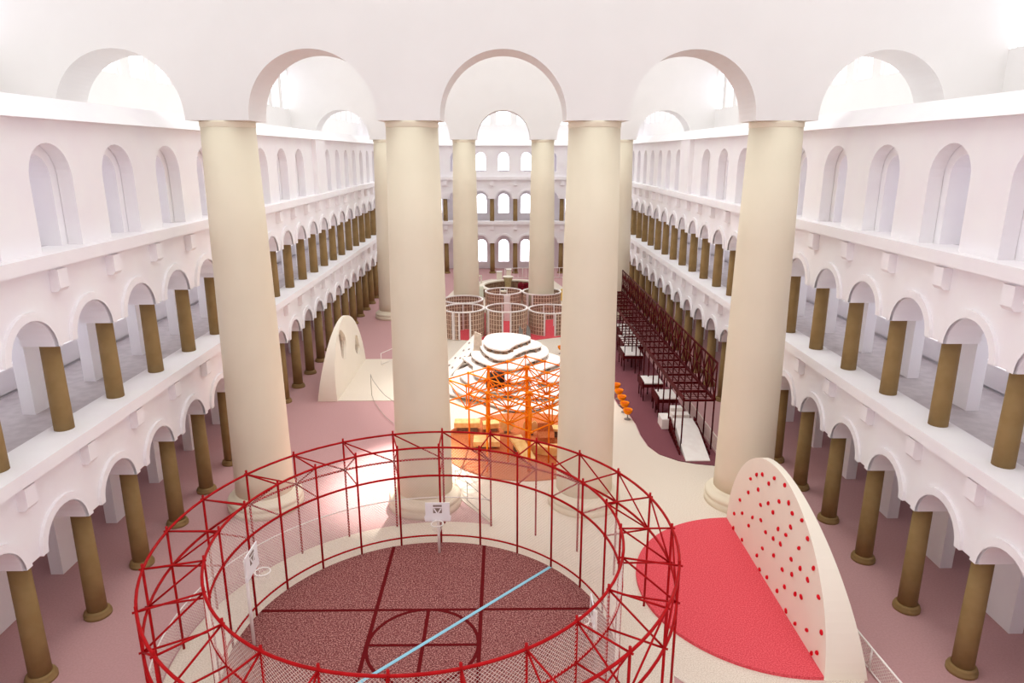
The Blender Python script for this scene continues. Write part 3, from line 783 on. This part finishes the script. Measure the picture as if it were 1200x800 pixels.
for u, v in ((.2, .3), (.35, .7), (.45, .35), (.6, .6), (.72, .3), (.8, .7), (.15, .65), (.55, .15)):
    A_, B_, C_, D_ = Vector((-5.0, .2, .3)), Vector((-2.25, 3.6, 2.68)), Vector((-2.9, 6.6, 2.68)), Vector((-5.7, 3.8, .3))
    p = A_.lerp(B_, u).lerp(D_.lerp(C_, u), v); MB().ball(p, .12, 8, 6).build('grip', M['grip'], slo)
mb = MB().hexa([(2.4, -5.4, .5), (3.0, -5.4, .5), (2.3, -2.4, 2.1), (1.7, -2.4, 2.1), (2.4, -5.4, .62), (3.0, -5.4, .62), (2.3, -2.4, 2.22), (1.7, -2.4, 2.22)]); mb.build('slide', M['terrace'], te)

# ------------------------------------------------------------------ lattice cylinder rooms
tag(MB().prism(smooth([(-7.4, 77), (-6.6, 73.2), (-4.2, 72.0), (-2.2, 72.4), (0, 71.0), (2.4, 71.6), (4.2, 72.5), (6.8, 73.6), (8.0, 76.5), (7.8, 84), (7.2, 87.3), (2, 88.5), (-6.6, 82.4)], 2), 0, .1).build('floor_mat', M['redmat']),
    'crimson lobed mat under the white lattice cylinders', 'mat')
def lattice(x, y, r, h, gaps, label, extra=()):
    """round room: white rim, woven liner with pale bars, door gaps = [(angle, width in degrees)]"""
    R = thing('lattice_cylinder', label, 'lattice room', (x, y, .1), 'white lattice cylinders')
    mb = MB(); n = 64
    o_, i_ = r+.11, r-.11
    for k in range(n):
        a, b = 2*PI*k/n, 2*PI*(k+1)/n
        mb.hexa([(q*math.cos(t), q*math.sin(t), z) for z in (h-.12, h) for q, t in ((i_, a), (o_, a), (o_, b), (i_, b))])
    mb.build('top_rim', M['white'], R)
    gaps = sorted((g % 360, w) for g, w in gaps)
    for j, (g, w) in enumerate(gaps):
        g2, w2 = gaps[(j+1) % len(gaps)]
        t0 = math.radians(g+w/2); t1 = math.radians(g2-w2/2+(360 if j == len(gaps)-1 else 0))
        mb = MB(); m = max(8, int((t1-t0)*r/.1))
        for k in range(m):
            a = t0+(t1-t0)*k/m; b = t0+(t1-t0)*(k+1)/m
            mb.hexa([(q*math.cos(t), q*math.sin(t), zz) for zz in (0, h-.12) for q, t in ((r-.02, a), (r+.02, a), (r+.02, b), (r-.02, b))])
        wl = mb.build('woven_wall', M['liner'], R)
        mb = MB(); m = max(4, int((t1-t0)*r/.33))
        for k in range(m+1):
            t = t0+(t1-t0)*k/m; c, q_ = math.cos(t), math.sin(t)
            mb.hexa([(c*q-q_*w_, q_*q+c*w_, z) for z in (0, h-.12) for q, w_ in ((r-.07, -.03), (r+.07, -.03), (r+.07, .03), (r-.07, .03))])
        m = max(8, int((t1-t0)*r/.25))
        for z in [h*i/6 for i in range(6)]:
            for k in range(m):
                a = t0+(t1-t0)*k/m; b = t0+(t1-t0)*(k+1)/m
                mb.hexa([(q*math.cos(t), q*math.sin(t), zz) for zz in (z, z+.06) for q, t in ((r-.06, a), (r+.06, a), (r+.06, b), (r-.06, b))])
        mb.build('bar_grid', M['lattice'], wl)
        for t in (t0, t1): MB().box((r-.13, -.07, 0), (r+.13, .07, h-.12)).build('door_post', M['white'], R, rz=t)
    for g, w in extra:
        MB().box((r-.15, -w/2, 0), (r+.15, w/2, h-.12)).build('end_post', M['white'], R, rz=math.radians(g))
    return R
HL = 3.1
lattice(-4.75, 79.0, 2.25, HL, [(20, 22)], 'white lattice cylinder at the left, behind the one with the open front')
lattice(-.05, 83.9, 2.2, HL, [(90, 24)], 'white lattice cylinder in the middle of the back row')
lattice(4.65, 83.7, 2.33, HL, [(230, 20)], 'white lattice cylinder encircling the foot of a back great column')
lattice(-4.45, 74.3, 2.25, HL, [(276, 30), (80, 30)], 'white lattice cylinder at front left with a doorway facing the viewer', [(245, .3)])
lattice(.28, 74.4, 2.25, HL, [(270, 22), (90, 26)], 'white lattice cylinder at front centre with a narrow doorway onto red floor', [(212, .3)])
lattice(5.2, 76.0, 2.4, HL-.5, [(266, 28), (90, 30)], 'lower white lattice cylinder at front right, partly behind the great column', [(190, .25)])
wp = thing('passage_panel', 'plain white upright panel in front of the middle back lattice cylinder', 'panel', (.35, 80.9, .1))
MB().box((-.36, -.08, 0), (.36, .08, 3.0)).build('panel', M['white'], wp); MB().box((-.4, -.1, 3.0), (.4, .1, 3.08)).build('cap', M['white'], wp)
for i, (x, y) in enumerate(((1.75, 69.8), (2.55, 70.3))):
    mb = MB().hexa([(-.35, -.08, 0), (.35, -.08, 0), (.35, .08, 0), (-.35, .08, 0), (-.15, -.08, 2.2), (.2, -.08, 1.7), (.2, .08, 1.7), (-.15, .08, 2.2)])
    tag(mb.build('fin_panel', M['grey'], None, (x, y, .05)), 'grey slanted fin panel behind the terraces, %s of two' % ('first' if i == 0 else 'second'), 'panel')

# ------------------------------------------------------------------ things at the back of the hall
rg = thing('round_bench', 'wide low round timber ring behind the lattice cylinders', 'ring bench', (1.3, 97.5, .05))
mb = MB(); n = 72
for k in range(n):
    a, b = 2*PI*k/n, 2*PI*(k+1)/n
    mb.hexa([(q*math.cos(t), q*math.sin(t), z) for z in (1.15, 1.35) for q, t in ((4.1, a), (4.7, a), (4.7, b), (4.1, b))])
mb.build('top', M['climb'], rg)
mb = MB()
for k in range(n):
    a, b = 2*PI*k/n, 2*PI*(k+1)/n
    mb.hexa([(q*math.cos(t), q*math.sin(t), z) for z in (0, 1.15) for q, t in ((4.35, a), (4.55, a), (4.55, b), (4.35, b))])
mb.build('drum', M['support'], rg)
def pedestal(x, y, w, h, m, label):
    r = thing('pedestal', label, 'pedestal', (x, y, .05))
    MB().hexa([(-w, -w, 0), (w, -w, 0), (w, w, 0), (-w, w, 0), (-w*.95, -w*.95, h), (w*.95, -w*.95, h), (w*.95, w*.95, h), (-w*.95, w*.95, h)]).build('body', m, r)
    MB().box((-w*1.08, -w*1.08, h), (w*1.08, w*1.08, h+.1)).build('cap', M['white'], r)
pedestal(-.7, 105.5, .42, 1.9, M['climb'], 'square cream pedestal standing behind the round timber ring')
pedestal(.75, 104.5, .38, 2.4, M['climb'], 'tallest cream pedestal behind the round timber ring')
pedestal(6.3, 106, .45, 2.2, M['climb'], 'cream pedestal right of the back great column')
fl = thing('flared_bin', 'flared khaki tub beside the tallest pedestal', 'tub', (.6, 100.5, .05))
MB().lathe([(.35, 0), (.5, 1.2), (.75, 2.0)], 8).build('body', M['olive'], fl)
MB().lathe([(.76, 1.95), (.8, 2.0), (.8, 2.08), (.7, 2.08)], 8).build('rim', M['climb'], fl)
bb = MB(); rnd = random.Random(4)
for i in range(14): bb.ball((rnd.uniform(-1.0, 1.0), rnd.uniform(-.5, .5), rnd.uniform(.35, 1.2)), rnd.uniform(.35, .5), 10, 7)
tag(bb.build('beanbag_heap', M['wine'], None, (3.3, 98.3, .05)), 'lumpy wine-red heap of soft play material behind the cylinders', 'soft play')
bb = MB()
for i in range(9): bb.ball((rnd.uniform(-1.1, 1.1), rnd.uniform(-.4, .4), rnd.uniform(.3, .8)), rnd.uniform(.3, .42), 10, 7)
tag(bb.build('beanbag_heap', M['dark'], None, (-1.2, 96.4, .05)), 'dark brown heap inside the left of the round timber ring', 'soft play')
MBd = MB().lathe([(.6, 0), (.55, .3), (.38, .55), (.0, .66)], 20)
tag(MBd.build('dome_seat', M['yellow'], None, (2.0, 103.5, .05)), 'small yellow dome seat behind the round timber ring', 'seat')
gt = thing('gate_frame', 'small white portal frame left of the round timber ring', 'frame', (-3.9, 101.5, .05))
for x in (-.55, .55): MB().box((x-.1, -.1, 0), (x+.1, .1, 1.9)).build('upright', M['climb'], gt)
MB().box((-.65, -.1, 1.9), (.65, .1, 2.08)).build('lintel', M['climb'], gt)
mi = thing('mint_panel', 'pale mint panel beside the inner left back column', 'panel', (-3.6, 94.6, .05))
MB().box((-.75, -.08, .1), (.75, .08, 1.7)).build('board', M['mint'], mi)
for x in (-.6, .6): MB().box((x-.06, -.2, 0), (x+.06, .2, .1)).build('foot', M['grey'], mi)
ye = thing('yellow_panel', 'bright yellow upright panel right of the lattice cylinder around the column', 'panel', (8.45, 92.5, .05))
MB().box((-.7, -.08, .1), (.7, .08, 1.7)).build('board', M['yellow'], ye)
for x in (-.5, .5): MB().box((x-.06, -.2, 0), (x+.06, .2, .1)).build('foot', M['grey'], ye)
rail('fence', 'white rail fence crossing the back of the hall in front of the end arcade', [(.2, 110.5), (3.0, 110.7), (6.0, 110.9), (9.0, 111), (12, 111.2)], 1.7, M['white'], infill=True, rt=.05, sp=.6)
pw = thing('play_frame', 'small white climbing frame behind the wine-red heap', 'frame', (5.2, 104.8, .05))
for x in (-.7, .7):
    for y in (-.5, .5): MB().tube([(x, y, 0), (x, y, 1.8)], .06, 6).build('upright', M['white'], pw)
for y in (-.5, .5): MB().tube([(-.7, y, 1.8), (.7, y, 1.8)], .06, 6).build('crossbar', M['white'], pw)
MB().box((-.75, -.55, .9), (.75, .55, 1.0)).build('shelf', M['climb'], pw)

# ------------------------------------------------------------------ light
w = bpy.data.worlds.new('sky'); scene.world = w; w.use_nodes = True
nt = w.node_tree; bg = nt.nodes['Background']
tc = nt.nodes.new('ShaderNodeTexCoord'); sx = nt.nodes.new('ShaderNodeSeparateXYZ'); cr_ = nt.nodes.new('ShaderNodeValToRGB')
nt.links.new(tc.outputs['Generated'], sx.inputs[0]); nt.links.new(sx.outputs['Z'], cr_.inputs['Fac']); nt.links.new(cr_.outputs['Color'], bg.inputs['Color'])
ma = nt.nodes.new('ShaderNodeMath'); ma.operation = 'MULTIPLY_ADD'; ma.inputs[1].default_value = .9; ma.inputs[2].default_value = 2.5
nt.links.new(sx.outputs['Y'], ma.inputs[0]); nt.links.new(ma.outputs[0], bg.inputs['Strength'])
e = cr_.color_ramp.elements
e[0].position = 0.0; e[0].color = (1.12, 1.10, 1.28, 1)
e[1].position = .75; e[1].color = (.95, .96, .93, 1)
k = e.new(.25); k.color = (1.03, 1.03, 1.06, 1)
bg.inputs['Strength'].default_value = 2.3

def spot(loc, tgt, power, size, blend, rad, color=(1, .95, .88)):
    l = bpy.data.lights.new('added_sun_spot', 'SPOT'); l.energy = power; l.spot_size = math.radians(size); l.spot_blend = blend  # unseen lamp, added in place of sunlight in the hall
    l.shadow_soft_size = rad; l.color = color
    o = bpy.data.objects.new('added_sun_spot', l); COL.objects.link(o); o.location = loc
    o.rotation_euler = (Vector(tgt)-Vector(loc)).to_track_quat('-Z', 'Y').to_euler(); return o
spot((1, 78, 44), (-6.2, 39.6, 0), 620000, 10.5, .8, .5)  # added narrow spot imitating the sun patch beside the inner left column
spot((1.5, 60, 46), (-.5, 55, 0), 75000, 30, .8, 1.5)  # added wide soft spot that whitens the terraces and cream floor

# ------------------------------------------------------------------ render look
scene.view_settings.view_transform = 'Standard'; scene.view_settings.look = 'None'
scene.view_settings.exposure = -0.05; scene.view_settings.gamma = 1.0; scene.view_settings.use_curve_mapping = False
scene.cycles.use_denoising = True
scene.cycles.max_bounces = 10; scene.cycles.diffuse_bounces = 6; scene.cycles.transparent_max_bounces = 12
